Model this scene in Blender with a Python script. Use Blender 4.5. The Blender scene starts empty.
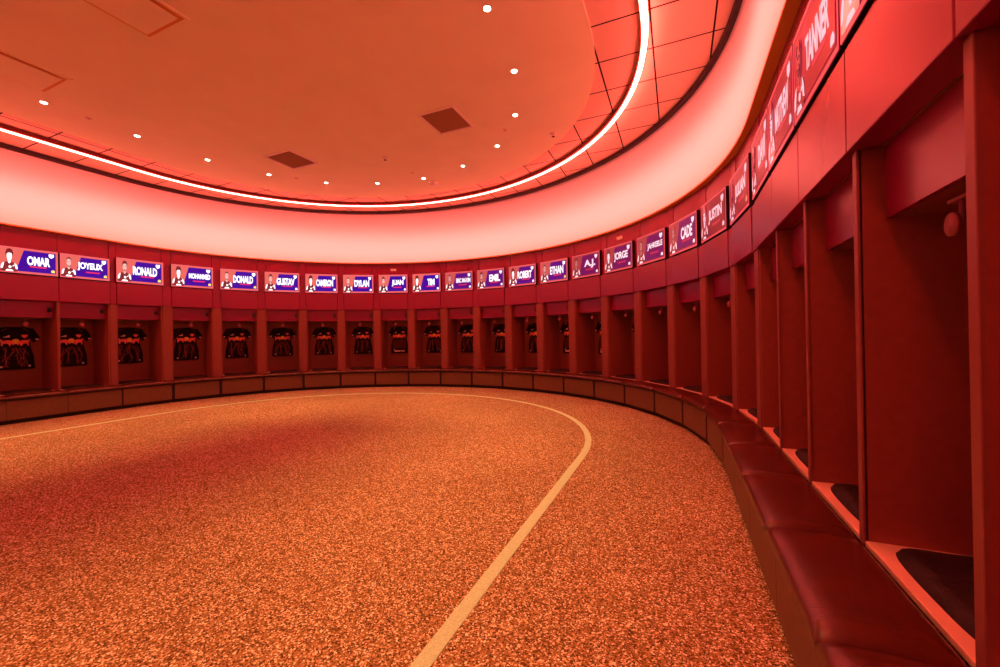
import bpy, bmesh, math, random
from mathutils import Vector, Matrix
random.seed(4)
S = bpy.context.scene
COL = S.collection
U = 0.72                       # metres per layout unit
EYE = 1.8                      # eye height (units)
PI = math.pi

# ------------------------------------------------------------------ materials
def mat(name, color, rough=0.5, spec=0.5, metal=0.0, coat=0.0, coat_rough=0.1):
    m = bpy.data.materials.new(name); m.use_nodes = True
    b = m.node_tree.nodes['Principled BSDF']
    b.inputs['Base Color'].default_value = (*color, 1)
    b.inputs['Roughness'].default_value = rough
    b.inputs['Specular IOR Level'].default_value = spec
    b.inputs['Metallic'].default_value = metal
    b.inputs['Coat Weight'].default_value = coat
    b.inputs['Coat Roughness'].default_value = coat_rough
    return m
def N(m, t, **kw):
    n = m.node_tree.nodes.new(t)
    for k, v in kw.items(): setattr(n, k, v)
    return n
def L(m, a, b): m.node_tree.links.new(a, b)
def emit(name, color, strength, coat=False):
    m = mat(name, (0.006, 0.006, 0.006), 0.35)
    b = m.node_tree.nodes['Principled BSDF']
    b.inputs['Emission Color'].default_value = (*color, 1)
    b.inputs['Emission Strength'].default_value = strength
    if coat:
        b.inputs['Coat Weight'].default_value = 1.0; b.inputs['Coat Roughness'].default_value = 0.12
    return m
def vary(m, scale, lo, hi, detail=3.0, bump=0.0, bscale=None, stretch=None):
    """multiply the base colour by a noise between lo and hi, optional bump"""
    b = m.node_tree.nodes['Principled BSDF']
    c = b.inputs['Base Color'].default_value[:3]
    tc = N(m, 'ShaderNodeTexCoord')
    src = tc.outputs['Object']
    if stretch:
        mp = N(m, 'ShaderNodeMapping'); mp.inputs['Scale'].default_value = stretch
        L(m, src, mp.inputs['Vector']); src = mp.outputs['Vector']
    n = N(m, 'ShaderNodeTexNoise'); n.inputs['Scale'].default_value = scale; n.inputs['Detail'].default_value = detail
    L(m, src, n.inputs['Vector'])
    r = N(m, 'ShaderNodeValToRGB')
    r.color_ramp.elements[0].position = .3; r.color_ramp.elements[1].position = .7
    r.color_ramp.elements[0].color = (*[x*lo for x in c], 1); r.color_ramp.elements[1].color = (*[min(1, x*hi) for x in c], 1)
    L(m, n.outputs['Fac'], r.inputs['Fac']); L(m, r.outputs['Color'], b.inputs['Base Color'])
    if bump:
        n2 = N(m, 'ShaderNodeTexNoise'); n2.inputs['Scale'].default_value = bscale or scale; n2.inputs['Detail'].default_value = 4
        L(m, src, n2.inputs['Vector'])
        bp = N(m, 'ShaderNodeBump'); bp.inputs['Strength'].default_value = bump; bp.inputs['Distance'].default_value = .01
        L(m, n2.outputs['Fac'], bp.inputs['Height']); L(m, bp.outputs['Normal'], b.inputs['Normal'])
    return m

M = {}
# speckled carpet
def carpet():
    m = mat('speckled_carpet', (.5, .25, .1), .95, .15)
    b = m.node_tree.nodes['Principled BSDF']
    tc = N(m, 'ShaderNodeTexCoord')
    v = N(m, 'ShaderNodeTexVoronoi'); v.inputs['Scale'].default_value = 150
    n = N(m, 'ShaderNodeTexNoise'); n.inputs['Scale'].default_value = 70; n.inputs['Detail'].default_value = 2
    L(m, tc.outputs['Object'], v.inputs['Vector']); L(m, tc.outputs['Object'], n.inputs['Vector'])
    sp = N(m, 'ShaderNodeSeparateColor'); L(m, v.outputs['Color'], sp.inputs['Color'])
    r = N(m, 'ShaderNodeValToRGB'); cr = r.color_ramp
    cr.interpolation = 'LINEAR'
    cr.elements[0].position = 0.0; cr.elements[0].color = (.075, .035, .014, 1)
    cr.elements[1].position = .96; cr.elements[1].color = (1, .92, .84, 1)
    for p_, c_ in ((.24, (.12, .06, .024, 1)), (.34, (.27, .15, .065, 1)), (.78, (.42, .25, .125, 1)), (.86, (.72, .52, .36, 1))):
        e = cr.elements.new(p_); e.color = c_
    L(m, sp.outputs['Red'], r.inputs['Fac'])
    # broad worn patches
    n3 = N(m, 'ShaderNodeTexNoise'); n3.inputs['Scale'].default_value = .55; n3.inputs['Detail'].default_value = 3
    L(m, tc.outputs['Object'], n3.inputs['Vector'])
    r3 = N(m, 'ShaderNodeValToRGB'); r3.color_ramp.elements[0].position = .35; r3.color_ramp.elements[1].position = .65
    r3.color_ramp.elements[0].color = (.8, .78, .76, 1); r3.color_ramp.elements[1].color = (1, 1, 1, 1)
    L(m, n3.outputs['Fac'], r3.inputs['Fac'])
    mx = N(m, 'ShaderNodeMix', data_type='RGBA', blend_type='MULTIPLY'); mx.inputs[0].default_value = 1
    L(m, r.outputs['Color'], mx.inputs[6]); L(m, r3.outputs['Color'], mx.inputs[7])
    L(m, mx.outputs[2], b.inputs['Base Color'])
    bp = N(m, 'ShaderNodeBump'); bp.inputs['Strength'].default_value = .5; bp.inputs['Distance'].default_value = .006
    L(m, n.outputs['Fac'], bp.inputs['Height']); L(m, bp.outputs['Normal'], b.inputs['Normal'])
    return m
M['carpet'] = carpet()
M['stripe'] = vary(mat('cream_carpet_stripe', (.56, .76, .60), .95, .1), 230, .66, 1.1, 2, .4, 120)
M['fascia'] = mat('red_satin_laminate', (.24, .003, .062), .27, .55)
M['laminate'] = vary(mat('brown_locker_laminate', (.26, .078, .052), .5, .3), 26, .93, 1.06, 4)
M['shelf'] = vary(mat('pale_shelf_laminate', (.80, .55, .42), .5, .4), 18, .95, 1.03, 3)
M['leather'] = vary(mat('oxblood_leather', (.085, .014, .005), .27, .6), 6, .8, 1.2, 4, .10, 220)
M['benchpanel'] = vary(mat('brown_bench_panel', (.155, .076, .042), .5, .3), 22, .92, 1.06, 4)
M['black'] = mat('black_trim', (.012, .008, .008), .5, .3)
M['darkmetal'] = mat('dark_metal', (.05, .03, .03), .35, .5, .6)
M['pinkmetal'] = mat('satin_metal', (.75, .55, .55), .35, .5, .7)
M['soffit'] = mat('brown_soffit', (.8, .42, .13), .7, .2)
M['hook'] = mat('hook_metal', (.34, .10, .14), .4, .4, .1)
M['stile'] = vary(mat('brown_stile_edge', (.235, .080, .066), .45, .4), 30, .94, 1.05, 4)
M['ceiling'] = vary(mat('ceiling_paint', (.96, .93, .62), .9, .2), 2.0, .97, 1.02, 3)
M['white'] = mat('white_enamel', (.85, .75, .68), .5, .4)
M['vent'] = mat('dark_vent_core', (.5, .3, .17), .8, .2)
M['plate'] = mat('pale_plate', (.9, .75, .72), .4, .4)
M['cavity'] = mat('cavity_grey', (.25, .2, .2), .9, .1)
M['wallback'] = mat('dark_red_wall', (.22, .03, .03), .5, .4)
M['pad'] = vary(mat('black_fabric', (.014, .007, .006), .6, .3), 9, .5, 1.8, 5, 1.0, 16)
M['jersey'] = mat('black_jersey', (.010, .007, .008), .8, .2)
M['jerseyred'] = mat('jersey_red', (.95, .22, .20), .7, .2)
M['jerseyprint'] = mat('jersey_print', (.33, .07, .05), .8, .2)
M['jerseywhite'] = mat('jersey_white', (.9, .62, .58), .7, .2)
M['jerseygold'] = mat('jersey_gold', (.95, .70, .15), .7, .2)
# tiled outer ceiling with dark joints
def tile_mat():
    m = mat('tiled_ceiling', (.82, .62, .50), .9, .2)
    b = m.node_tree.nodes['Principled BSDF']
    tc = N(m, 'ShaderNodeTexCoord'); sx = N(m, 'ShaderNodeSeparateXYZ'); L(m, tc.outputs['Object'], sx.inputs[0])
    outs = []
    for ax, off in (('X', 5.385), ('Y', .085)):
        a = N(m, 'ShaderNodeMath', operation='ADD'); a.inputs[1].default_value = -off*U + 50*.853*U
        L(m, sx.outputs[ax], a.inputs[0])
        d = N(m, 'ShaderNodeMath', operation='DIVIDE'); d.inputs[1].default_value = .853*U; L(m, a.outputs[0], d.inputs[0])
        f = N(m, 'ShaderNodeMath', operation='FRACT'); L(m, d.outputs[0], f.inputs[0])
        h = N(m, 'ShaderNodeMath', operation='PINGPONG'); h.inputs[1].default_value = .5; L(m, f.outputs[0], h.inputs[0])
        l = N(m, 'ShaderNodeMath', operation='LESS_THAN'); l.inputs[1].default_value = .016; L(m, h.outputs[0], l.inputs[0])
        outs.append(l)
    mx = N(m, 'ShaderNodeMath', operation='MAXIMUM'); L(m, outs[0].outputs[0], mx.inputs[0]); L(m, outs[1].outputs[0], mx.inputs[1])
    c = N(m, 'ShaderNodeMix', data_type='RGBA'); L(m, mx.outputs[0], c.inputs[0])
    c.inputs[6].default_value = (.82, .62, .50, 1); c.inputs[7].default_value = (.02, .008, .006, 1)
    L(m, c.outputs[2], b.inputs['Base Color'])
    return m
M['tile'] = tile_mat()
# stretched fabric cove, lit from behind
def cove_mat():
    m = bpy.data.materials.new('stretch_fabric'); m.use_nodes = True
    nt = m.node_tree; nt.nodes.remove(nt.nodes['Principled BSDF'])
    o = nt.nodes['Material Output']
    d = N(m, 'ShaderNodeBsdfDiffuse'); d.inputs['Color'].default_value = (.75, .68, .64, 1)
    t = N(m, 'ShaderNodeBsdfTranslucent'); t.inputs['Color'].default_value = (.9, .85, .82, 1)
    x = N(m, 'ShaderNodeMixShader'); x.inputs[0].default_value = .5
    L(m, d.outputs[0], x.inputs[1]); L(m, t.outputs[0], x.inputs[2]); L(m, x.outputs[0], o.inputs['Surface'])
    return m
M['cove'] = cove_mat()
M['covelamp'] = emit('cove_strip_glow', (1, .175, .152), 7.6)
M['led'] = emit('led_ring_glow', (1, .075, .055), 54)
M['lamp'] = emit('downlight_glow', (1, .82, .62), 22)
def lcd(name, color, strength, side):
    """one screen colour in four fixed tints; the off-axis fade to red is painted in"""
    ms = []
    for f in (0, .4, .75, 1):  # side-on dimming and red wash mixed into the emission colour
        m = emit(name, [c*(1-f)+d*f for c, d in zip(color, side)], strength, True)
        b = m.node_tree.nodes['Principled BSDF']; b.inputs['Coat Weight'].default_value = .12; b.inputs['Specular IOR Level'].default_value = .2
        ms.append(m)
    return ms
M['s_pink'] = lcd('screen_coral', (1, .17, .14), .85, (.30, .008, .03))
M['s_blue'] = lcd('screen_indigo', (.035, .0, .36), .9, (.20, .0, .01))
M['s_white'] = lcd('screen_white', (1, .97, .97), 1.6, (.62, .36, .42))
M['s_mag'] = lcd('screen_magenta', (1, .03, .16), .9, (.5, .02, .05))
M['s_dark'] = emit('screen_maroon', (.18, .0, .015), .6, True)
M['s_skin'] = lcd('screen_skin', (1, .55, .50), 1.0, (.35, .05, .06))
M['s_yel'] = lcd('screen_yellow', (1, .72, .12), 1.3, (.6, .2, .1))
M['s_edge'] = lcd('screen_edge', (1, .12, .15), 1.0, (.8, .06, .07))

# ------------------------------------------------------------------ mesh helpers (layout units; scaled on linking)
def link(name, bm, m, parent=None, smooth=False, bevel=0, seg=2, loc=None, rz=0):
    for v in bm.verts: v.co *= U
    bmesh.ops.recalc_face_normals(bm, faces=bm.faces[:])
    me = bpy.data.meshes.new(name); bm.to_mesh(me); bm.free()
    if m is not None: me.materials.append(m)
    if smooth:
        for p in me.polygons: p.use_smooth = True
    o = bpy.data.objects.new(name, me); COL.objects.link(o)
    if parent: o.parent = parent
    if loc is not None: o.location = Vector(loc)*U
    o.rotation_euler.z = rz
    if bevel:
        b = o.modifiers.new('bevel', 'BEVEL'); b.width = bevel*U; b.segments = seg; b.limit_method = 'ANGLE'
        b.angle_limit = math.radians(40)
    return o
def empty(name, loc, rz, label, cat, group=None):
    o = bpy.data.objects.new(name, None); COL.objects.link(o); o.empty_display_size = .1
    o.location = Vector(loc)*U; o.rotation_euler.z = rz
    o['label'] = label; o['category'] = cat
    if group: o['group'] = group
    return o
def box(bm, x0, x1, y0, y1, z0, z1):
    v = [bm.verts.new(p) for p in ((x0,y0,z0),(x1,y0,z0),(x1,y1,z0),(x0,y1,z0),(x0,y0,z1),(x1,y0,z1),(x1,y1,z1),(x0,y1,z1))]
    for f in ((0,3,2,1),(4,5,6,7),(0,1,5,4),(1,2,6,5),(2,3,7,6),(3,0,4,7)): bm.faces.new([v[i] for i in f])
    return bm
def BX(*a):
    return box(bmesh.new(), *a)
def prism(bm, pts, z0, z1):
    a = [bm.verts.new((x, y, z0)) for x, y in pts]; b = [bm.verts.new((x, y, z1)) for x, y in pts]
    n = len(pts)
    bm.faces.new(a[::-1]); bm.faces.new(b)
    for i in range(n): bm.faces.new((a[i], a[(i+1) % n], b[(i+1) % n], b[i]))
    return bm
def vprism(bm, pts, y0, y1):
    """outline in the X/Z plane, thickness along Y"""
    a = [bm.verts.new((x, y0, z)) for x, z in pts]; b = [bm.verts.new((x, y1, z)) for x, z in pts]
    n = len(pts)
    bm.faces.new(a); bm.faces.new(b[::-1])
    for i in range(n): bm.faces.new((a[i], b[i], b[(i+1) % n], a[(i+1) % n]))
    return bm
def ell(cx, cz, rx, rz, n=18, a0=0, a1=2*PI):
    full = abs(a1-a0-2*PI) < 1e-6
    k = n if full else n+1
    return [(cx+rx*math.cos(a0+(a1-a0)*i/n), cz+rz*math.sin(a0+(a1-a0)*i/n)) for i in range(k)]
def lathe(bm, prof, n=24, cx=0, cy=0):
    rings = []
    for r, z in prof:
        rings.append([bm.verts.new((cx+r*math.cos(2*PI*i/n), cy+r*math.sin(2*PI*i/n), z)) for i in range(n)])
    for a, b in zip(rings, rings[1:]):
        for i in range(n): bm.faces.new((a[i], a[(i+1) % n], b[(i+1) % n], b[i]))
    bm.faces.new(rings[0][::-1]); bm.faces.new(rings[-1])
    return bm
def tube(bm, pts, r, n=10):
    pts = [Vector(p) for p in pts]; rings = []
    for i, p in enumerate(pts):
        t = (pts[min(i+1, len(pts)-1)]-pts[max(i-1, 0)]).normalized()
        a = t.orthogonal().normalized(); b = t.cross(a)
        rings.append([bm.verts.new(p+(a*math.cos(2*PI*k/n)+b*math.sin(2*PI*k/n))*r) for k in range(n)])
    for a, b in zip(rings, rings[1:]):
        for k in range(n): bm.faces.new((a[k], a[(k+1) % n], b[(k+1) % n], b[k]))
    bm.faces.new(rings[0][::-1]); bm.faces.new(rings[-1])
    return bm

# ------------------------------------------------------------------ plan of the oval room
LB = 9.0                                     # length of the straight sides
def oval(R, A, n=96):
    """closed stadium: half ellipse at the far end, straight sides, half ellipse behind"""
    pts = [(-R*math.cos(PI*i/n), A*math.sin(PI*i/n)) for i in range(n+1)]
    m = 12
    pts += [(R, -LB*i/m) for i in range(1, m)]
    pts += [(R*math.cos(PI*i/n), -LB-A*math.sin(PI*i/n)) for i in range(n+1)]
    pts += [(-R, -LB+LB*i/m) for i in range(1, m)]
    return pts
def band(rows):
    """rows: list of (R, A, z); lofts a closed band through them"""
    bm = bmesh.new(); rs = []
    for R, A, z in rows: rs.append([bm.verts.new((x, y, z)) for x, y in oval(R, A)])
    n = len(rs[0])
    for a, b in zip(rs, rs[1:]):
        for i in range(n): bm.faces.new((a[i], a[(i+1) % n], b[(i+1) % n], b[i]))
    return bm
def loop(rows): return band(rows+[rows[0]])
def merge(bm): bmesh.ops.remove_doubles(bm, verts=bm.verts[:], dist=1e-5); return bm
def disc(R, A, z0, z1):
    bm = bmesh.new(); prism(bm, oval(R, A), z0, z1); return bm
def struct(name, bm, m, label=None, smooth=False):
    o = link(name, bm, m, smooth=smooth); o['kind'] = 'structure'
    if label: o['label'] = label
    return o

ZC = EYE+4.5          # ceiling
ZS = EYE+2.68         # underside of the glowing cove
floor = struct('floor', disc(8.5, 8.1, -.1, 0), M['carpet'], 'speckled orange brown carpet floor of the oval room')
stripe = struct('trim_1', merge(loop([(5.25, 5.02, .004), (5.145, 4.915, .004), (5.145, 4.915, -.02), (5.25, 5.02, -.02)])), M['stripe'],
                'cream stripe inlaid in the carpet following the oval')
struct('wall_oval', merge(loop([(8.40, 8.0, 0), (8.40, 8.0, 7.0), (8.5, 8.1, 7.0), (8.5, 8.1, 0)])), M['cavity'], 'outer shell wall behind the lockers')
# ceiling: smooth inner oval and tiled surround
struct('ceiling', disc(5.42, 5.0, ZC-.03, ZC+.02), M['ceiling'], 'smooth oval middle of the ceiling')
tl = bmesh.new()
tl = merge(loop([(5.35, 4.9, ZC), (7.36, 6.5, ZC), (7.36, 6.5, ZC+.12), (5.35, 4.9, ZC+.12)]))
struct('ceiling_surround', tl, M['tile'], 'tiled outer ring of the ceiling with dark joints')
struct('ceiling_void', merge(loop([(7.3, 6.44, ZC+.34), (8.5, 8.1, ZC+.34), (8.5, 8.1, ZC+.4), (7.3, 6.44, ZC+.4)])), M['cavity'])
struct('trim_2', merge(loop([(7.32, 6.445, ZC-.10), (7.395, 6.52, ZC-.10), (7.395, 6.52, ZC+.36), (7.32, 6.445, ZC+.36)])), M['black'],
       'dark edge trim around the tiled ceiling ring')
struct('trim_3', merge(loop([(7.375, 6.885, ZS), (8.42, 8.0, ZS), (8.42, 8.0, ZS+.03), (7.375, 6.885, ZS+.03)])), M['soffit'],
       'narrow brown ledge under the glowing cove')
cv = band([(7.385+.06*t, 6.895-.28*t, ZS+.03+(ZC+.33-ZS-.03)*t) for t in [i/10 for i in range(11)]])
struct('wall_cove', cv, M['cove'], 'glowing pink stretched fabric cove above the lockers', smooth=True)
lampstrip = link('cove_strip_light', merge(loop([(7.80, 7.24, ZS+.06), (7.82, 7.26, ZS+.06), (7.82, 7.26, ZS+1.08), (7.80, 7.24, ZS+1.08)])), M['covelamp'])
lampstrip['label'] = 'light strip behind the glowing pink cove'; lampstrip['category'] = 'light'
# hanging ring of light
ring = empty('ring_light', (0, 0, 0), 0, 'long glowing oval ring light set just under the ceiling edge', 'light')
link('profile', merge(loop([(6.11, 5.535, ZC-.10), (6.205, 5.63, ZC-.10), (6.205, 5.63, ZC-.001), (6.11, 5.535, ZC-.001)])), M['wallback'], ring)
link('diffuser', merge(loop([(6.12, 5.545, ZC-.125), (6.20, 5.62, ZC-.125), (6.215, 5.64, ZC-.055), (6.207, 5.632, ZC-.055)])), M['led'], ring)

# ------------------------------------------------------------------ bays
R0, A0, S2, E0 = 7.4536, 7.007, .9846, .1003
tt = [PI*i/1440 for i in range(1441)]
ex = [-R0*math.cos(t) for t in tt]; ey = [A0*math.sin(t) for t in tt]
cum = [0]
for i in range(1440): cum.append(cum[-1]+math.hypot(ex[i+1]-ex[i], ey[i+1]-ey[i]))
cpts = []
j = 0
for k in range(19):
    q = cum[-1]*k/18
    while j < 1439 and cum[j+1] < q: j += 1
    f = (q-cum[j])/(cum[j+1]-cum[j]); cpts.append((ex[j]+(ex[j+1]-ex[j])*f, ey[j]+(ey[j+1]-ey[j])*f))
WC = 1.035                       # outer width of a locker on the curve
bays = []                        # dict(mid, rz, w, pl, pr) left to right
NL, NR = 3, 6
S2L, E0L, S2R = .995, .03, .993
for i in range(NL, 0, -1):
    y1 = -E0L-S2L*(i-1); y0 = y1-S2L
    bays.append(dict(c=(-R0, (y0+y1)/2), n=(-1, 0), w=S2L, straight=True))
for k in range(18):
    a, b = cpts[k], cpts[k+1]
    tx, ty = b[0]-a[0], b[1]-a[1]; l = math.hypot(tx, ty); tx /= l; ty /= l
    bays.append(dict(c=((a[0]+b[0])/2, (a[1]+b[1])/2), n=(-ty, tx), w=WC, straight=False))
for i in range(1, NR+1):
    y1 = -E0-S2R*(i-1); y0 = y1-S2R
    bays.append(dict(c=(R0, (y0+y1)/2), n=(1, 0), w=S2R, straight=True))
for b in bays:
    n = b['n']; b['t'] = (n[1], -n[0])               # viewer's right when facing the locker
    b['rz'] = math.atan2(b['t'][1], b['t'][0])
    b['L'] = (b['c'][0]-b['t'][0]*b['w']/2, b['c'][1]-b['t'][1]*b['w']/2)
    b['R'] = (b['c'][0]+b['t'][0]*b['w']/2, b['c'][1]+b['t'][1]*b['w']/2)
def tolocal(b, p):
    dx, dy = p[0]-b['c'][0], p[1]-b['c'][1]
    return (dx*b['t'][0]+dy*b['t'][1], dx*b['n'][0]+dy*b['n'][1])
ORD = ['', 'first', 'second', 'third', 'fourth', 'fifth', 'sixth', 'seventh', 'eighth', 'ninth', 'tenth', 'eleventh', 'twelfth', 'thirteenth',
       'fourteenth', 'fifteenth', 'sixteenth', 'seventeenth', 'eighteenth', 'nineteenth', 'twentieth', 'twenty-first', 'twenty-second', 'twenty-third', 'twenty-fourth', 'twenty-fifth', 'twenty-sixth']
# bay 0 lies outside the frame at the left, bay 1 is the leftmost in view
NAMES = {1: 'OMAR', 2: 'JOYEUX', 3: 'RONALD', 4: 'MOHAMMED', 5: 'DONALD', 6: 'GUSTAV', 7: 'CAMERON', 8: 'DYLAN', 9: 'JUAN', 10: 'TIM', 11: 'ERIC MAXIM',
         12: 'EMIL', 13: 'ROBERT', 14: 'ETHAN', 15: 'A.J.', 16: 'JORGE', 17: 'JAHKEELE', 18: 'CADE', 19: 'JUSTIN', 20: 'JULIAN', 21: 'DAVI', 22: 'MATTHEW', 23: 'TANNER'}
def where(i, noun):
    """a phrase that singles out bay i"""
    if i == 0: return 'past the left edge of the view'
    if i <= 1: return 'leftmost in view'
    if i <= 20: return '%s from the left end of the row' % ORD[i]
    if i == 26: return 'past the right edge, nearest the viewer'
    return {21: 'first past the bend on the right wall', 22: 'second past the bend on the right wall', 23: 'third past the bend on the right wall',
            24: 'fourth past the bend on the right wall', 25: 'at the right edge of the view'}[i]

ZS0, ZS1 = EYE+1.605, EYE+2.28   # screens
ZSH = EYE-1.18          # shelf top
ZO = EYE+1.0            # opening top
DP = .82                # locker depth
DH = .12                # set back of the head panel
ZH = EYE+.60            # underside of the head panel
def cached(key, fn, cache={}):
    if key not in cache:
        bm = fn()
        for v in bm.verts: v.co *= U
        bmesh.ops.recalc_face_normals(bm, faces=bm.faces[:])
        me = bpy.data.meshes.new(key[0]); bm.to_mesh(me); bm.free(); cache[key] = me
    return cache[key]
def part(name, key, fn, m, parent, bevel=0, smooth=False, seg=2):
    me = cached((name,)+tuple(key), fn)
    if not me.materials: me.materials.append(m)
    if smooth:
        for p in me.polygons: p.use_smooth = True
    o = bpy.data.objects.new(name, me); COL.objects.link(o); o.parent = parent
    if bevel:
        b = o.modifiers.new('bevel', 'BEVEL'); b.width = bevel*U; b.segments = seg; b.limit_method = 'ANGLE'; b.angle_limit = math.radians(40)
    return o

def hook_bm():
    bm = bmesh.new()
    box(bm, -.075, .075, .19, .225, ZH-.045, ZH-.030)
    tube(bm, [(0, .205, ZH-.03), (0, .205, ZH-.14), (0, .185, ZH-.15)], .010, 8)
    vprism(bm, ell(0, ZH-.15, .046, .052, 24), .165, .182)
    return bm
def lock_bm(w):
    bm = bmesh.new()
    x = w/2-.115
    vprism(bm, [(x-.035, ZO-.20-.055), (x+.035, ZO-.20-.055), (x+.035, ZO-.20+.055), (x-.035, ZO-.20+.055)], DH-.014, DH+.005)
    vprism(bm, ell(x, ZO-.20, .018, .018, 12), DH-.026, DH-.01)
    return bm

def make_locker(i, b):
    w = b['w']; s = .028
    root = empty('locker', (*b['c'], 0), b['rz'], 'open red and brown locker bay, %s' % where(i, 'locker'), 'locker', 'lockers around the oval wall')
    k = (round(w, 3),)
    for sg in (-1, 1):
        part('side_panel', k+(sg,), lambda: BX(*sorted((sg*(w/2-s), sg*w/2)), 0.004, DP, .30, ZO), M['laminate'], root, .004)
    part('back_panel', k, lambda: BX(-w/2+s, w/2-s, DP-.03, DP, .30, ZO), M['laminate'], root)
    part('shelf', k, lambda: BX(-w/2+s, w/2-s, 0.002, DP-.03, ZSH-.035, ZSH), M['shelf'], root, .004)
    hp = part('head_panel', k, lambda: BX(-w/2+s, w/2-s, DH, DH+.03, ZH, ZO), M['fascia'], root, .004)
    lk = part('lock', k, lambda: lock_bm(w), M['black'], hp)
    lk['label'] = 'small black lock'
    part('head_shelf', k, lambda: BX(-w/2+s, w/2-s, DH+.03, DP-.03, ZH+.002, ZH+.03), M['laminate'], root)
    ho = part('coat_hook', (), hook_bm, M['hook'], root, 0, True)
    part('top_panel', k, lambda: BX(-w/2, w/2, 0.11, DP, ZO, ZO+.03), M['laminate'], root)
    # fascia above the opening
    part('fascia_panel', k, lambda: BX(-w/2+.004, w/2-.004, -.04, .11, ZO, ZS0-.02), M['fascia'], root, .006)
    part('upper_fascia_panel', k, lambda: BX(-w/2+.004, w/2-.004, .03, .11, ZS0-.02, ZS-.004), M['fascia'], root, .006)
    # wedge shaped stile up to the next locker
    if i+1 < len(bays):
        nb = bays[i+1]
        p0 = tolocal(b, b['R']); p1 = tolocal(b, nb['L'])
        if math.hypot(p1[0]-p0[0], p1[1]-p0[1]) > .02:
            nn = (nb['n'][0]*b['t'][0]+nb['n'][1]*b['t'][1], nb['n'][0]*b['n'][0]+nb['n'][1]*b['n'][1])
            q = lambda d0: [(p0[0]+.004, p0[1]+d0), (p1[0]-.004+nn[0]*d0, p1[1]+nn[1]*d0), (p1[0]-.004+nn[0]*.30, p1[1]+nn[1]*.30), (p0[0]+.004, p0[1]+.30)]
            link('stile', prism(bmesh.new(), q(-.012), ZSH-.03, ZO), M['stile'], root, bevel=.008)
            link('fascia_strip', prism(bmesh.new(), q(-.03), ZO, ZS0-.02), M['fascia'], root, bevel=.008)
            link('upper_fascia_strip', prism(bmesh.new(), q(.022), ZS0-.02, ZS-.004), M['fascia'], root, bevel=.008)
        elif b['straight']:
            part('stile', (), lambda: BX(-.028, .028, -.006, .02, ZSH-.03, ZO), M['stile'], root, .004).location.x = w/2*U
    return root

# ---- name screens
TXT = {}
def text_bm(s):
    cu = bpy.data.curves.new('t', 'FONT'); cu.body = s; cu.offset = .04; cu.space_character = .95; cu.resolution_u = 3
    o = bpy.data.objects.new('t', cu); COL.objects.link(o)
    dg = bpy.context.evaluated_depsgraph_get(); me = bpy.data.meshes.new_from_object(o.evaluated_get(dg))
    bm = bmesh.new(); bm.from_mesh(me)
    bpy.data.objects.remove(o); bpy.data.meshes.remove(me); bpy.data.curves.remove(cu)
    return bm
def fit_text(s, x0, x1, z0, z1, y):
    bm = text_bm(s)
    xs = [v.co.x for v in bm.verts]; zs = [v.co.y for v in bm.verts]
    ax, bx, az, bz = min(xs), max(xs), min(zs), max(zs)
    for v in bm.verts:
        v.co = Vector((x0+(v.co.x-ax)/(bx-ax)*(x1-x0), y, z0+(v.co.y-az)/(bz-az)*(z1-z0)))
    return bm
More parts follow.
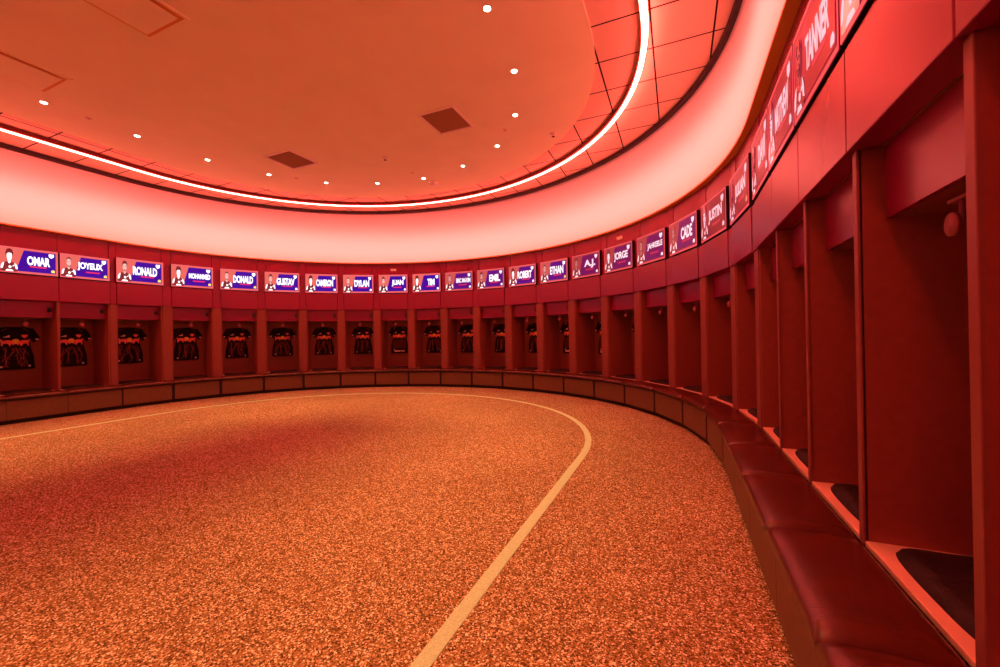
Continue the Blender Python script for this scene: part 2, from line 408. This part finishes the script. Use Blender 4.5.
def make_screen(i, b):
    w = b['w']-.03 if b['straight'] else 1.065
    h = ZS1-ZS0-(.075 if i <= 2 else 0)
    yb, y = -.055, -.058
    sc = empty('name_screen', (*b['c'], 0), b['rz'], 'lit name screen with a player portrait, %s' % where(i, 'screen'), 'screen', 'name screens above the lockers')
    X = lambda a: -w/2+w*a
    Z = lambda a: ZS0+h*a
    P = lambda pts: [(X(a), Z(c)) for a, c in pts]
    tone = 0 if i <= 10 else 1 if i <= 14 else 2 if i <= 18 else 3  # redder tints further right imitate the steeper viewing angle
    st = (round(w, 3), tone)
    part('housing', (st,), lambda: BX(-w/2, w/2, -.055, .028, ZS0, ZS0+h), M['black'], sc, .004)
    part('backdrop', (st,), lambda: vprism(bmesh.new(), P([(.004, .008), (.996, .008), (.996, .992), (.004, .992)]), y, yb+.002), M['s_pink'][tone], sc)
    part('border', (st,), lambda: merge(border_bm(P, y)), M['s_edge'][tone], sc)
    part('name_panel', (st,), lambda: vprism(bmesh.new(), P([(.27, .09), (.955, .09), (.955, .905), (.405, .905)]), y-.0042, y-.0034), M['s_blue'][tone], sc)
    # portrait
    kind = i % 3
    def torso():
        pts = [(.025, .05), (.03, .22), (.045, .32), (.085, .385), (.135, .42), (.165, .385), (.195, .42), (.245, .385), (.285, .31), (.30, .20), (.285, .05)]
        return vprism(bmesh.new(), P(pts), y-.006, y-.001)
    pr = part('player_portrait', (st,), torso, M['s_dark'], sc)
    def trims():
        bm = bmesh.new()
        for k0 in ([(.03, .14), (.033, .24), (.05, .33), (.085, .385), (.078, .30), (.062, .16)], [(.297, .14), (.296, .22), (.284, .305), (.248, .383), (.252, .28), (.268, .16)],
                   [(.15, .22), (.165, .27), (.20, .25), (.195, .18), (.165, .17)], [(.10, .06), (.13, .13), (.21, .12), (.235, .06)], [(.215, .27), (.235, .30), (.245, .27), (.225, .24)]):
            vprism(bm, P(k0), y-.008, y-.005)
        return bm
    part('shirt_trim', (st,), trims, M['s_white'][tone], pr)
    face = [(.128, .66), (.130, .56), (.143, .48), (.148, .38), (.166, .345), (.186, .385), (.190, .48), (.204, .56), (.207, .67), (.20, .77), (.168, .81), (.136, .77)]
    part('face', (st, kind), lambda: vprism(bmesh.new(), P(face), y-.009, y-.004), M['s_white'][tone] if kind == 1 else M['s_skin'][tone], pr)
    def hair():
        bm = bmesh.new(); q0, q1 = y-.012, y-.008
        cap = [[(.122, .64), (.118, .78), (.14, .875), (.17, .89), (.20, .87), (.217, .78), (.213, .64), (.203, .74), (.185, .775), (.15, .77), (.133, .73)],
               [(.112, .62), (.104, .76), (.125, .88), (.168, .925), (.21, .88), (.23, .76), (.222, .62), (.204, .73), (.18, .75), (.15, .745), (.132, .72)],
               [(.126, .70), (.128, .80), (.15, .855), (.19, .85), (.21, .79), (.21, .70), (.198, .775), (.165, .79), (.138, .775)]][kind]
        vprism(bm, P(cap), q0, q1)
        for k0 in ([(.138, .655), (.160, .655), (.160, .675), (.138, .675)], [(.176, .655), (.198, .655), (.198, .675), (.176, .675)], [(.163, .575), (.174, .575), (.172, .60), (.165, .60)],
                   [(.152, .515), (.184, .515), (.180, .535), (.156, .535)]):
            vprism(bm, P(k0), q0, q1)
        if kind != 1: vprism(bm, P([(.131, .56), (.142, .48), (.168, .445), (.194, .48), (.204, .56), (.190, .505), (.168, .48), (.146, .505)]), q0, q1)
        return bm
    part('hair', (st, kind), hair, M['s_dark'], pr)
    nm = NAMES.get(i)
    if nm:
        n = len(nm)
        tw = min(.52, .085*n+.06) if n > 3 else .25
        th = .36 if n < 8 else .24
        cx = .665; x1 = min(.925 if n > 7 else .855, cx+tw/2)
        t = fit_text(nm, X(x1-tw), X(x1), Z(.53-th/2), Z(.53+th/2), y-.005)
        link('name_lettering', t, M['s_white'][tone], sc)
    part('underline', (st,), lambda: vprism(bmesh.new(), P([(.50, .27), (.78, .27), (.80, .33), (.50, .33)]), y-.0055, y-.004), M['s_mag'][tone], sc)
    def crest():
        pts = [(.875, .70), (.915, .76), (.925, .83), (.91, .88), (.875, .865), (.84, .88), (.825, .83), (.835, .76)]
        return vprism(bmesh.new(), P(pts), y-.006, y-.001)
    part('crest', (st,), crest, M['s_white'][tone], sc)
    part('corner_badge', (st, i < 6 or i in (14, 20)), lambda: vprism(bmesh.new(), P([(.875, .13), (.935, .13), (.94, .19), (.92, .24), (.885, .23), (.87, .19)]), y-.006, y-.001), M['s_yel'][tone] if i < 6 or i in (14, 20) else M['s_white'][tone], sc)
    return sc
def border_bm(P, y):
    bm = bmesh.new()
    for a in ([(0.004, .008), (.996, .008), (.985, .055), (.016, .055)], [(.004, .992), (.996, .992), (.985, .95), (.016, .95)],
              [(.004, .008), (.016, .055), (.016, .95), (.004, .992)], [(.996, .008), (.985, .055), (.985, .95), (.996, .992)]):
        vprism(bm, P(a), y-.004, y)
    return bm

# ---- bench
def inward(pL, nv, d): return (pL[0]-nv[0]*d, pL[1]-nv[1]*d)
def joints():
    out = []
    for i in range(len(bays)+1):
        if i == 0: out.append((bays[0]['L'], bays[0]['n']))
        elif i == len(bays): out.append((bays[-1]['R'], bays[-1]['n']))
        else:
            a, b = bays[i-1], bays[i]
            n = (a['n'][0]+b['n'][0], a['n'][1]+b['n'][1]); l = math.hypot(*n); n = (n[0]/l, n[1]/l)
            out.append((((a['R'][0]+b['L'][0])/2, (a['R'][1]+b['L'][1])/2), n))
    return out
JO = joints()
BD = .47                                      # bench depth
def quad(b, i, d0, d1, gap):
    (pl, nl), (pr, nr) = JO[i], JO[i+1]
    q = [inward(pl, nl, d1), inward(pr, nr, d1), inward(pr, nr, d0), inward(pl, nl, d0)]      # front-left, front-right, rear-right, rear-left
    q = [tolocal(b, p) for p in q]
    def sh(a, c):
        l = math.hypot(c[0]-a[0], c[1]-a[1]); return (a[0]+(c[0]-a[0])*gap/l, a[1]+(c[1]-a[1])*gap/l)
    return [sh(q[0], q[1]), sh(q[1], q[0]), sh(q[2], q[3]), sh(q[3], q[2])]
def cushion_bm(q, z0, z1, crown=.03):
    bm = bmesh.new(); ns, nt = 18, 12
    P = lambda s, t: ((q[0][0]*(1-s)+q[1][0]*s)*(1-t)+(q[3][0]*(1-s)+q[2][0]*s)*t, (q[0][1]*(1-s)+q[1][1]*s)*(1-t)+(q[3][1]*(1-s)+q[2][1]*s)*t)
    ease = lambda i, n: .5-.5*math.cos(PI*i/n)*(1+.0) 
    top = []; 
    for jx in range(nt+1):
        row = []
        for ix in range(ns+1):
            s, t = ease(ix, ns), ease(jx, nt)
            x, y = P(s, t)
            e = (1-abs(2*s-1)**16)*(1-abs(2*t-1)**8)
            zz = z1-.05+.05*max(0, e)**.42+crown*(1-(2*s-1)**4)*(1-(2*t-1)**2)*.5
            row.append(bm.verts.new((x, y, zz)))
        top.append(row)
    for a, b in zip(top, top[1:]):
        for k in range(ns): bm.faces.new((a[k], a[k+1], b[k+1], b[k]))
    rim = top[0][:]+[r[-1] for r in top[1:]]+top[-1][-2::-1]+[r[0] for r in top[-2:0:-1]]
    low = [bm.verts.new((v.co.x, v.co.y, z0)) for v in rim]
    n = len(rim)
    for k in range(n): bm.faces.new((rim[k], rim[(k+1) % n], low[(k+1) % n], low[k]))
    bm.faces.new(low[::-1])
    return bm
def make_bench(i, b):
    be = empty('bench_seat', (*b['c'], 0), b['rz'], 'leather cushioned bench section below the locker %s' % where(i, 'locker'), 'bench', 'bench sections along the lockers')
    toe = .085
    q = quad(b, i, .012, BD-.065, .0); link('base', prism(bmesh.new(), q, toe, .562), M['black'], be)
    q = quad(b, i, .05, BD-.13, .0); link('toe_kick', prism(bmesh.new(), q, 0, toe), M['black'], be)
    q = quad(b, i, BD-.065, BD-.052, .036 if not b['straight'] else .003)
    link('front_panel', prism(bmesh.new(), q, toe+.012, .518), M['benchpanel'], be, bevel=.003)
    q = quad(b, i, .014, BD, .0015)
    c = link('cushion', cushion_bm(q, .558, ZSH+.012), M['leather'], be, smooth=True)
    return be

# ---- black pad on each shelf
def pad_bm(w):
    bm = bmesh.new(); nx, ny = 22, 16
    x0, x1, y0, y1 = -w/2+.10, w/2-.055, .06, .66
    top = []
    rnd = random.Random(int(w*1000))
    for a in range(ny+1):
        row = []
        for c in range(nx+1):
            s, t = 2*c/nx-1, 2*a/ny-1
            # rounded rectangle mapping
            r = max(abs(s), abs(t)); f = 1-.10*(abs(s*t))**3
            x = (x0+x1)/2+(x1-x0)/2*s*f; y = (y0+y1)/2+(y1-y0)/2*t*f
            e = max(0, (1-abs(s)**10)*(1-abs(t)**10))
            zz = ZSH+.004+.048*e**.5+.006*math.sin(9*x+5*y)*math.sin(17*y+3)*e
            row.append(bm.verts.new((x, y, zz)))
        top.append(row)
    for a, b in zip(top, top[1:]):
        for k in range(nx): bm.faces.new((a[k], a[k+1], b[k+1], b[k]))
    rim = top[0][:]+[r[-1] for r in top[1:]]+top[-1][-2::-1]+[r[0] for r in top[-2:0:-1]]
    low = [bm.verts.new((v.co.x, v.co.y, ZSH+.0005)) for v in rim]
    n = len(rim)
    for k in range(n): bm.faces.new((rim[k], rim[(k+1) % n], low[(k+1) % n], low[k]))
    bm.faces.new(low[::-1])
    return bm
def make_pad(i, b):
    me = cached(('seat_pad', round(b['w'], 3)), lambda: pad_bm(b['w']))
    if not me.materials:
        me.materials.append(M['pad'])
        for p in me.polygons: p.use_smooth = True
    o = bpy.data.objects.new('seat_pad', me); COL.objects.link(o)
    o.location = Vector((*b['c'], 0))*U; o.rotation_euler.z = b['rz']
    o['label'] = 'black pad on the shelf of the locker %s' % where(i, 'locker'); o['category'] = 'pad'; o['group'] = 'black pads on the locker shelves'
    return o

# ---- jerseys
JZ = EYE+.40           # collar height
def hw(t):             # half width of the torso, t = 0 shoulder .. 1 hem
    return .305-.045*math.sin(min(1, t*1.5)*PI)*1.0+.035*t**2
def shell(bm, rings):
    vs = [[bm.verts.new(p) for p in r] for r in rings]
    n = len(vs[0])
    for a, b in zip(vs, vs[1:]):
        for k in range(n): bm.faces.new((a[k], a[(k+1) % n], b[(k+1) % n], b[k]))
    bm.faces.new(vs[0][::-1]); bm.faces.new(vs[-1])
def front_y(x, t):
    h = hw(t); u = max(0, 1-(x/h)**2) if h else 0
    return -.012-.055*math.sqrt(u)-.007*math.sin(x*26+t*7)*t
def jersey_bm():
    bm = bmesh.new(); rings = []
    nz, nx = 18, 22
    for a in range(nz+1):
        t = a/nz; z = JZ-.09-t*.95; h = hw(t)
        ring = []
        for c in range(nx+1):
            x = -h+2*h*c/nx; ring.append((x, front_y(x, t), z+.02*(x/h)**2*(t > .97)))
        for c in range(nx-1, 0, -1):
            x = -h+2*h*c/nx; ring.append((x, -.004, z))
        rings.append(ring)
    # sloping shoulders up to the neck
    top = []
    for s, zz in ((.98, .035), (.72, .062), (.45, .082)):
        h = hw(0)*s
        ring = []
        for c in range(nx+1):
            x = -h+2*h*c/nx; ring.append((x, -.012-.05*math.sqrt(max(0, 1-(x/h)**2))*s, JZ-.09+zz))
        for c in range(nx-1, 0, -1):
            x = -h+2*h*c/nx; ring.append((x, -.004, JZ-.09+zz))
        top.append(ring)
    shell(bm, top[::-1]+rings)
    for sg in (-1, 1):
        rr = []
        for k in range(7):
            t = k/6
            cx = sg*(.235+.135*t); cz = JZ-.115-.215*t; ra = .105-.018*t
            dx, dz = sg*.62, .78       # across the sleeve
            rr.append([(cx+dx*ra*math.cos(q)*(1), -.034+.03*math.sin(q), cz+dz*ra*math.cos(q)) for q in [2*PI*m/14 for m in range(14)]])
        shell(bm, rr)
    return bm
def on_front(pts, lift=.004, thick=.006):
    """a raised patch following the front of the jersey; pts are (x, drop) with drop below the collar"""
    bm = bmesh.new()
    T = lambda d: min(1, max(0, (d-.09)/.95))
    a = [bm.verts.new((x, front_y(x, T(d))-lift, JZ-d)) for x, d in pts]
    b = [bm.verts.new((x, front_y(x, T(d))-lift+thick, JZ-d)) for x, d in pts]
    n = len(pts)
    f = bm.faces.new(a); bm.faces.new(b[::-1])
    for k in range(n): bm.faces.new((a[k], b[k], b[(k+1) % n], a[(k+1) % n]))
    bmesh.ops.triangulate(bm, faces=[f])
    return bm
def cat(*bms):
    out = bmesh.new()
    for q in bms:
        me = bpy.data.meshes.new('tmp'); q.to_mesh(me); q.free(); out.from_mesh(me); bpy.data.meshes.remove(me)
    return out
def bull(sg):
    """one charging animal silhouette facing the middle"""
    p = [(.03, .40), (.055, .365), (.075, .375), (.10, .352), (.15, .350), (.195, .365), (.225, .345), (.24, .325), (.245, .35), (.235, .385), (.22, .40),
         (.235, .445), (.205, .455), (.20, .42), (.165, .41), (.12, .415), (.105, .45), (.08, .455), (.085, .425), (.06, .415), (.04, .44), (.025, .43)]
    return on_front([(sg*x, .405+(d-.405)*1.4) for x, d in p], .007)
def streaks(seed):
    rnd = random.Random(seed); bms = []
    def seg(a, b, w):
        dx, dz = b[0]-a[0], b[1]-a[1]; l = math.hypot(dx, dz) or 1; nx, nz = -dz/l*w, dx/l*w
        bms.append(on_front([(a[0]+nx, a[1]+nz), (b[0]+nx*.6, b[1]+nz*.6), (b[0]-nx*.6, b[1]-nz*.6), (a[0]-nx, a[1]-nz)], .005))
    for x0, dr in ((-.16, -.7), (-.06, -.5), (.02, .3), (.11, .9), (-.02, -1.2), (.06, 1.2), (.17, .3), (-.2, .2), (0, 0)):
        p = (x0, .50+rnd.random()*.05)
        while p[1] < .98:
            q = (p[0]+dr*.028+(rnd.random()-.5)*.07, p[1]+.05+rnd.random()*.05)
            if abs(q[0]) > .245 or q[1] > 1.0: break
            seg(p, q, .007)
            if rnd.random() < .45: seg(q, (max(-.245, min(.245, q[0]+(rnd.random()-.5)*.16)), q[1]+.06*rnd.random()+.01), .005)
            p = q
    return cat(*bms)
def collar_bm():
    bm = bmesh.new()
    tube(bm, [(.115*math.sin(a), -.05-.03*math.cos(a), JZ-.03-.055*max(0, math.cos(a))) for a in [2*PI*k/20-PI for k in range(21)]], .013, 8)
    return bm
def piping_bm():
    bm = bmesh.new()
    for sg in (-1, 1):
        tube(bm, [(sg*(.13+.03*k), -.062+.004*k, JZ-.045-.012*k-.003*k*k) for k in range(8)], .006, 6)
    return bm
def cuff_bm():
    bm = bmesh.new()
    for sg in (-1, 1):
        box(bm, *sorted((sg*.335, sg*.385)), -.075, -.06, JZ-.33, JZ-.295)
    return bm
def hem_bm():
    bms = []
    for sg in (-1, 1): bms.append(on_front([(sg*.215, .95), (sg*.25, .94), (sg*.252, .985), (sg*.22, .99)], .006))
    return cat(*bms)
def band_bm():
    pts = [(-.20+.4*k/10, .93) for k in range(11)]+[(.20-.4*k/10, .985) for k in range(11)]
    return cat(on_front(pts, .006), on_front([(-.22, .875), (-.17, .875), (-.17, .91), (-.22, .91)], .006))
def rib_bm():
    bms = []
    for k in range(-5, 6): bms.append(on_front([(k*.045-.006, .52), (k*.045+.006, .52), (k*.045+.006, .84), (k*.045-.006, .84)], .005))
    return cat(*bms)
def make_jersey(i, b):
    keeper = i in (9, 14, 15)
    if keeper: lab = 'black jersey with pale hem band in the %s' % ('ninth locker from the left' if i == 9 else ('fourteenth locker from the left' if i == 14 else 'fifteenth locker from the left'))
    else: lab = 'black jersey with red streaks in the locker %s' % where(i, 'locker')
    c = b['c']; n = b['n']; d = DP-.031
    root = empty('jersey', (c[0]+n[0]*d, c[1]+n[1]*d, 0), b['rz'], lab, 'jersey', 'jerseys hanging in the lockers')
    part('body', (), jersey_bm, M['jersey'], root, 0, True)
    part('collar', (), collar_bm, M['jersey'], root, 0, True)
    e = part('chest_emblem', (), lambda: cat(bull(-1), bull(1)), M['jerseyred'], root); e['label'] = 'two red charging animals'
    part('sun', (), lambda: on_front(ell(0, .362, .066, .062, 16), .0055), M['jerseygold'], e)
    part('crest', (), lambda: on_front([(.10, .20), (.20, .20), (.205, .24), (.15, .29), (.095, .24)], .006), M['jerseyred'], root)
    part('maker_mark', (), lambda: cat(*[on_front([(-.195+.035*k, .265), (-.165+.035*k, .265), (-.165+.035*k, .245-.018*k), (-.195+.035*k, .255-.018*k)], .006) for k in range(3)]), M['jerseywhite'], root)
    part('piping', (keeper,), piping_bm, M['jerseywhite'] if keeper else M['jerseyprint'], root, 0, True)
    part('sleeve_patch', (), cuff_bm, M['jerseywhite'], root)
    if keeper:
        part('hem_band', (), band_bm, M['jerseywhite'], root); part('ribbing', (), rib_bm, M['jerseyprint'], root)
    else:
        part('streak_print', (i % 4,), lambda: streaks(i % 4), M['jerseyprint'], root); part('hem_patch', (), hem_bm, M['jerseywhite'], root)
    return root

for i, b in enumerate(bays):
    make_locker(i, b); make_screen(i, b); make_bench(i, b); make_pad(i, b)
    if 1 <= i <= 16: make_jersey(i, b)

# small pale plates above two screens
for i, lab in ((9, 'small pale plate above the ninth screen from the left'), (16, 'small pale plate above the sixteenth screen from the left')):
    b = bays[i]
    r = empty('wall_plate', (*b['c'], 0), b['rz'], lab, 'plate', 'small plates above the screens')
    r_x = .02
    link('plate', BX(-.10, .10, .012, .03, EYE+2.42, EYE+2.50), M['plate'], r, bevel=.003)
    bm = bmesh.new(); box(bm, -.098, -.06, .004, .013, EYE+2.422, EYE+2.498); box(bm, .06, .098, .004, .013, EYE+2.422, EYE+2.498)
    link('end_cap', bm, M['white'], r)

# wall closing the rest of the oval behind the viewer
bm = bmesh.new()
yl = -E0L-S2L*NL-.02; yr = -E0-S2R*NR-.02
pth = [(R0, yr), (R0, -LB)]+[(R0*math.cos(PI*k/60), -LB-A0*math.sin(PI*k/60)) for k in range(1, 60)]+[(-R0, -LB), (-R0, yl)]
lo = [bm.verts.new((x, y, 0)) for x, y in pth]; hi = [bm.verts.new((x, y, ZS)) for x, y in pth]
for k in range(len(pth)-1): bm.faces.new((lo[k], lo[k+1], hi[k+1], hi[k]))
wb = struct('wall_back', bm, M['wallback'], 'dark red wall on the near side of the oval')
sm = wb.modifiers.new('solid', 'SOLIDIFY'); sm.thickness = .05; sm.offset = 1

# ------------------------------------------------------------------ ceiling fittings
DL = [(4.2, -.9), (4.05, .5), (3.56, 1.81), (2.68, 2.9), (1.40, 3.57), (-.01, 3.84), (-1.42, 3.57), (-2.70, 2.90), (-3.62, 1.79), (-4.12, .5), (-4.22, -.9), (-4.24, -2.33),
      (4.22, -2.33), (4.22, -3.76), (4.22, -5.2), (-4.24, -3.76), (-4.24, -5.2), (4.22, -6.6), (-4.24, -6.6)]  # these continue the rows unseen, added to light the floor
DW = ['brightest downlight, at the top middle of the view', 'second downlight down on the right of the arc', 'third downlight down on the right of the arc', 'fourth downlight down on the right of the arc',
      'downlight right of the smoke detector', 'downlight just left of the smoke detector', 'downlight midway between the square vent on the left and the smoke detector',
      'downlight just right of the left square vent', 'downlight just left of the left square vent', 'downlight third from the left end of the arc', 'downlight second from the left end of the arc', 'leftmost downlight, below the left diffuser']
for k, (x, y) in enumerate(DL):
    lab = 'small round recessed ' + (DW[k] if k < len(DW) else 'downlight added outside the view to light the floor')
    d = empty('downlight', (x, y, ZC-.03), 0, lab, 'light', 'downlights in the ceiling')
    part('trim_ring', (), lambda: lathe(bmesh.new(), [(.064, -.001), (.066, -.008), (.055, -.010), (.05, -.004)], 28), M['white'], d, 0, True)
    part('lens', (), lambda: lathe(bmesh.new(), [(.046, -.003), (.043, -.012), (.02, -.017)], 24), M['lamp'], d, 0, True)
    li = bpy.data.lights.new('downlight_lamp', 'SPOT'); li.energy = 190; li.color = (1, .52, .14); li.spot_size = math.radians(72); li.spot_blend = 1; li.shadow_soft_size = .05
    lo_ = bpy.data.objects.new('downlight_lamp', li); COL.objects.link(lo_); lo_.parent = d; lo_.location = (0, 0, -.03*U)
for (x, y), lab in zip([(3.14, 2.29), (-.04, 3.37), (-4.22, -1.71), (-3.18, 2.29)], ['tiny round ceiling sensor inside the right downlights', 'tiny round ceiling sensor just left of the smoke detector',
                       'tiny round ceiling sensor between the two leftmost downlights', 'tiny round ceiling sensor below the left square vent']):
    d = empty('ceiling_sensor', (x, y, ZC-.03), 0, lab, 'sensor', 'small ceiling sensors')
    part('rim', (), lambda: lathe(bmesh.new(), [(.055, 0), (.056, -.008), (.045, -.012), (.03, -.012)], 22), M['white'], d, 0, True)
    part('cap', (), lambda: lathe(bmesh.new(), [(.028, -.01), (.026, -.018), (.015, -.022)], 18), M['soffit'], d, 0, True)
for (x, y), lab in zip([(-.09, 2.27), (4.05, 2.89)], ['sprinkler head between the two square vents', 'sprinkler head at the right side beside the ring light']):
    d = empty('sprinkler_head', (x, y, ZC-.03), 0, lab, 'sprinkler', 'ceiling sprinklers')
    part('escutcheon', (), lambda: lathe(bmesh.new(), [(.08, 0), (.078, -.012), (.05, -.022)], 22), M['white'], d, 0, True)
    part('frame', (), lambda: tube(tube(bmesh.new(), [(-.02, 0, -.02), (-.022, 0, -.045), (0, 0, -.07)], .006, 6), [(.02, 0, -.02), (.022, 0, -.045), (0, 0, -.07)], .006, 6), M['pinkmetal'], d)
    part('deflector', (), lambda: lathe(bmesh.new(), [(.035, -.07), (.035, -.076), (.01, -.08)], 14), M['darkmetal'], d)
d = empty('smoke_detector', (.06, 4.22, ZC-.03), 0, 'round smoke detector near the far end of the ceiling', 'smoke detector')
link('base', lathe(bmesh.new(), [(.15, 0), (.15, -.022), (.14, -.028)], 28), M['white'], d, smooth=True)
link('dome', lathe(bmesh.new(), [(.125, -.027), (.115, -.055), (.085, -.075), (.04, -.085)], 28), M['white'], d, smooth=True)
link('test_light', lathe(bmesh.new(), [(.018, -.07), (.018, -.09), (.01, -.094)], 12, .05, 0), M['pinkmetal'], d)
def vent(x0, x1, y0, y1, lab):
    cx, cy = (x0+x1)/2, (y0+y1)/2; hx, hy = (x1-x0)/2, (y1-y0)/2
    d = empty('air_vent', (cx, cy, ZC-.03), 0, lab, 'vent', 'square return vents in the ceiling')
    bm = bmesh.new()
    for a in ((-hx, hx, -hy, -hy+.05), (-hx, hx, hy-.05, hy), (-hx, -hx+.05, -hy+.05, hy-.05), (hx-.05, hx, -hy+.05, hy-.05)): box(bm, *a, -.016, 0)
    link('frame', bm, M['white'], d, bevel=.004)
    bm = bmesh.new(); n = 26
    for k in range(1, n):
        box(bm, -hx+.05, hx-.05, -hy+.05+(2*hy-.1)*k/n-.003, -hy+.05+(2*hy-.1)*k/n+.003, -.009, -.003)
    for k in range(1, n):
        box(bm, -hx+.05+(2*hx-.1)*k/n-.003, -hx+.05+(2*hx-.1)*k/n+.003, -hy+.05, hy-.05, -.009, -.003)
    link('grille', bm, M['vent'], d)
    link('filter', BX(-hx+.04, hx-.04, -hy+.04, hy-.04, -.003, -.001), M['vent'], d)
vent(1.76, 2.60, .96, 1.86, 'square dark vent in the right half of the ceiling')
vent(-2.72, -1.84, .95, 1.82, 'square dark vent in the left half of the ceiling')
def diffuser(cx, cy, lab):
    d = empty('ceiling_diffuser', (cx, cy, ZC-.03), 0, lab, 'vent', 'square plaque diffusers in the ceiling')
    h = .47
    bm = bmesh.new()
    for a in ((-h, h, -h, -h+.05), (-h, h, h-.05, h), (-h, -h+.05, -h+.05, h-.05), (h-.05, h, -h+.05, h-.05)): box(bm, *a, -.014, 0)
    link('frame', bm, M['ceiling'], d, bevel=.004)
    bm = bmesh.new(); r0 = [(-.42, -.42, -.012), (.42, -.42, -.012), (.42, .42, -.012), (-.42, .42, -.012)]
    q = .34; r1 = [(-q, -q, .02), (q, -q, .02), (q, q, .02), (-q, q, .02)]
    a = [bm.verts.new(p) for p in r0]; b = [bm.verts.new((p[0], p[1], -.001)) for p in r1]
    for k in range(4): bm.faces.new((a[k], a[(k+1) % 4], b[(k+1) % 4], b[k]))
    bm.faces.new(b)
    link('throat', bm, M['soffit'], d)
    link('plaque', BX(-.365, .365, -.365, .365, -.035, -.022), M['ceiling'], d, bevel=.006)
    bm = bmesh.new()
    for sx in (-.25, .25):
        for sy in (-.25, .25): box(bm, sx-.012, sx+.012, sy-.012, sy+.012, -.023, -.001)
    link('bracket', bm, M['darkmetal'], d)
diffuser(-.11, -2.91, 'square ceiling diffuser cut by the top edge of the view')
diffuser(-3.33, -2.91, 'square ceiling diffuser at the upper left edge of the view')

# ------------------------------------------------------------------ camera
f, th, ro, cx, cy, phi = 411.13, .0032, .0169, -3.6007, 8.1002, .4071
Rv = Vector((math.cos(phi), math.sin(phi), 0)); Fv = Vector((-math.sin(phi), math.cos(phi), 0)); Uv = Vector((0, 0, 1))
F = Fv*math.cos(th)+Uv*math.sin(th); Up = -Fv*math.sin(th)+Uv*math.cos(th)
X = Rv*math.cos(ro)-Up*math.sin(ro); Y = Rv*math.sin(ro)+Up*math.cos(ro); Zc = -F
pos = Vector((-(cx*math.cos(phi)-cy*math.sin(phi)), -(cx*math.sin(phi)+cy*math.cos(phi)), EYE))*U
cam = bpy.data.cameras.new('camera'); co = bpy.data.objects.new('camera', cam); COL.objects.link(co)
cam.sensor_width = 36; cam.lens = f*36/1000; cam.clip_start = .02
mw = Matrix((X, Y, Zc)).transposed().to_4x4(); mw.translation = pos
co.matrix_world = mw
S.camera = co
# ------------------------------------------------------------------ world, view
w = bpy.data.worlds.new('world'); S.world = w; w.use_nodes = True
w.node_tree.nodes['Background'].inputs[0].default_value = (0, 0, 0, 1)
S.view_settings.view_transform = 'Standard'; S.view_settings.look = 'None'
S.view_settings.exposure = 0.0; S.view_settings.gamma = 1.0; S.view_settings.use_curve_mapping = False
S.cycles.use_denoising = True
S.cycles.max_bounces = 10; S.cycles.diffuse_bounces = 6; S.cycles.transmission_bounces = 6
S.cycles.caustics_reflective = False; S.cycles.caustics_refractive = False
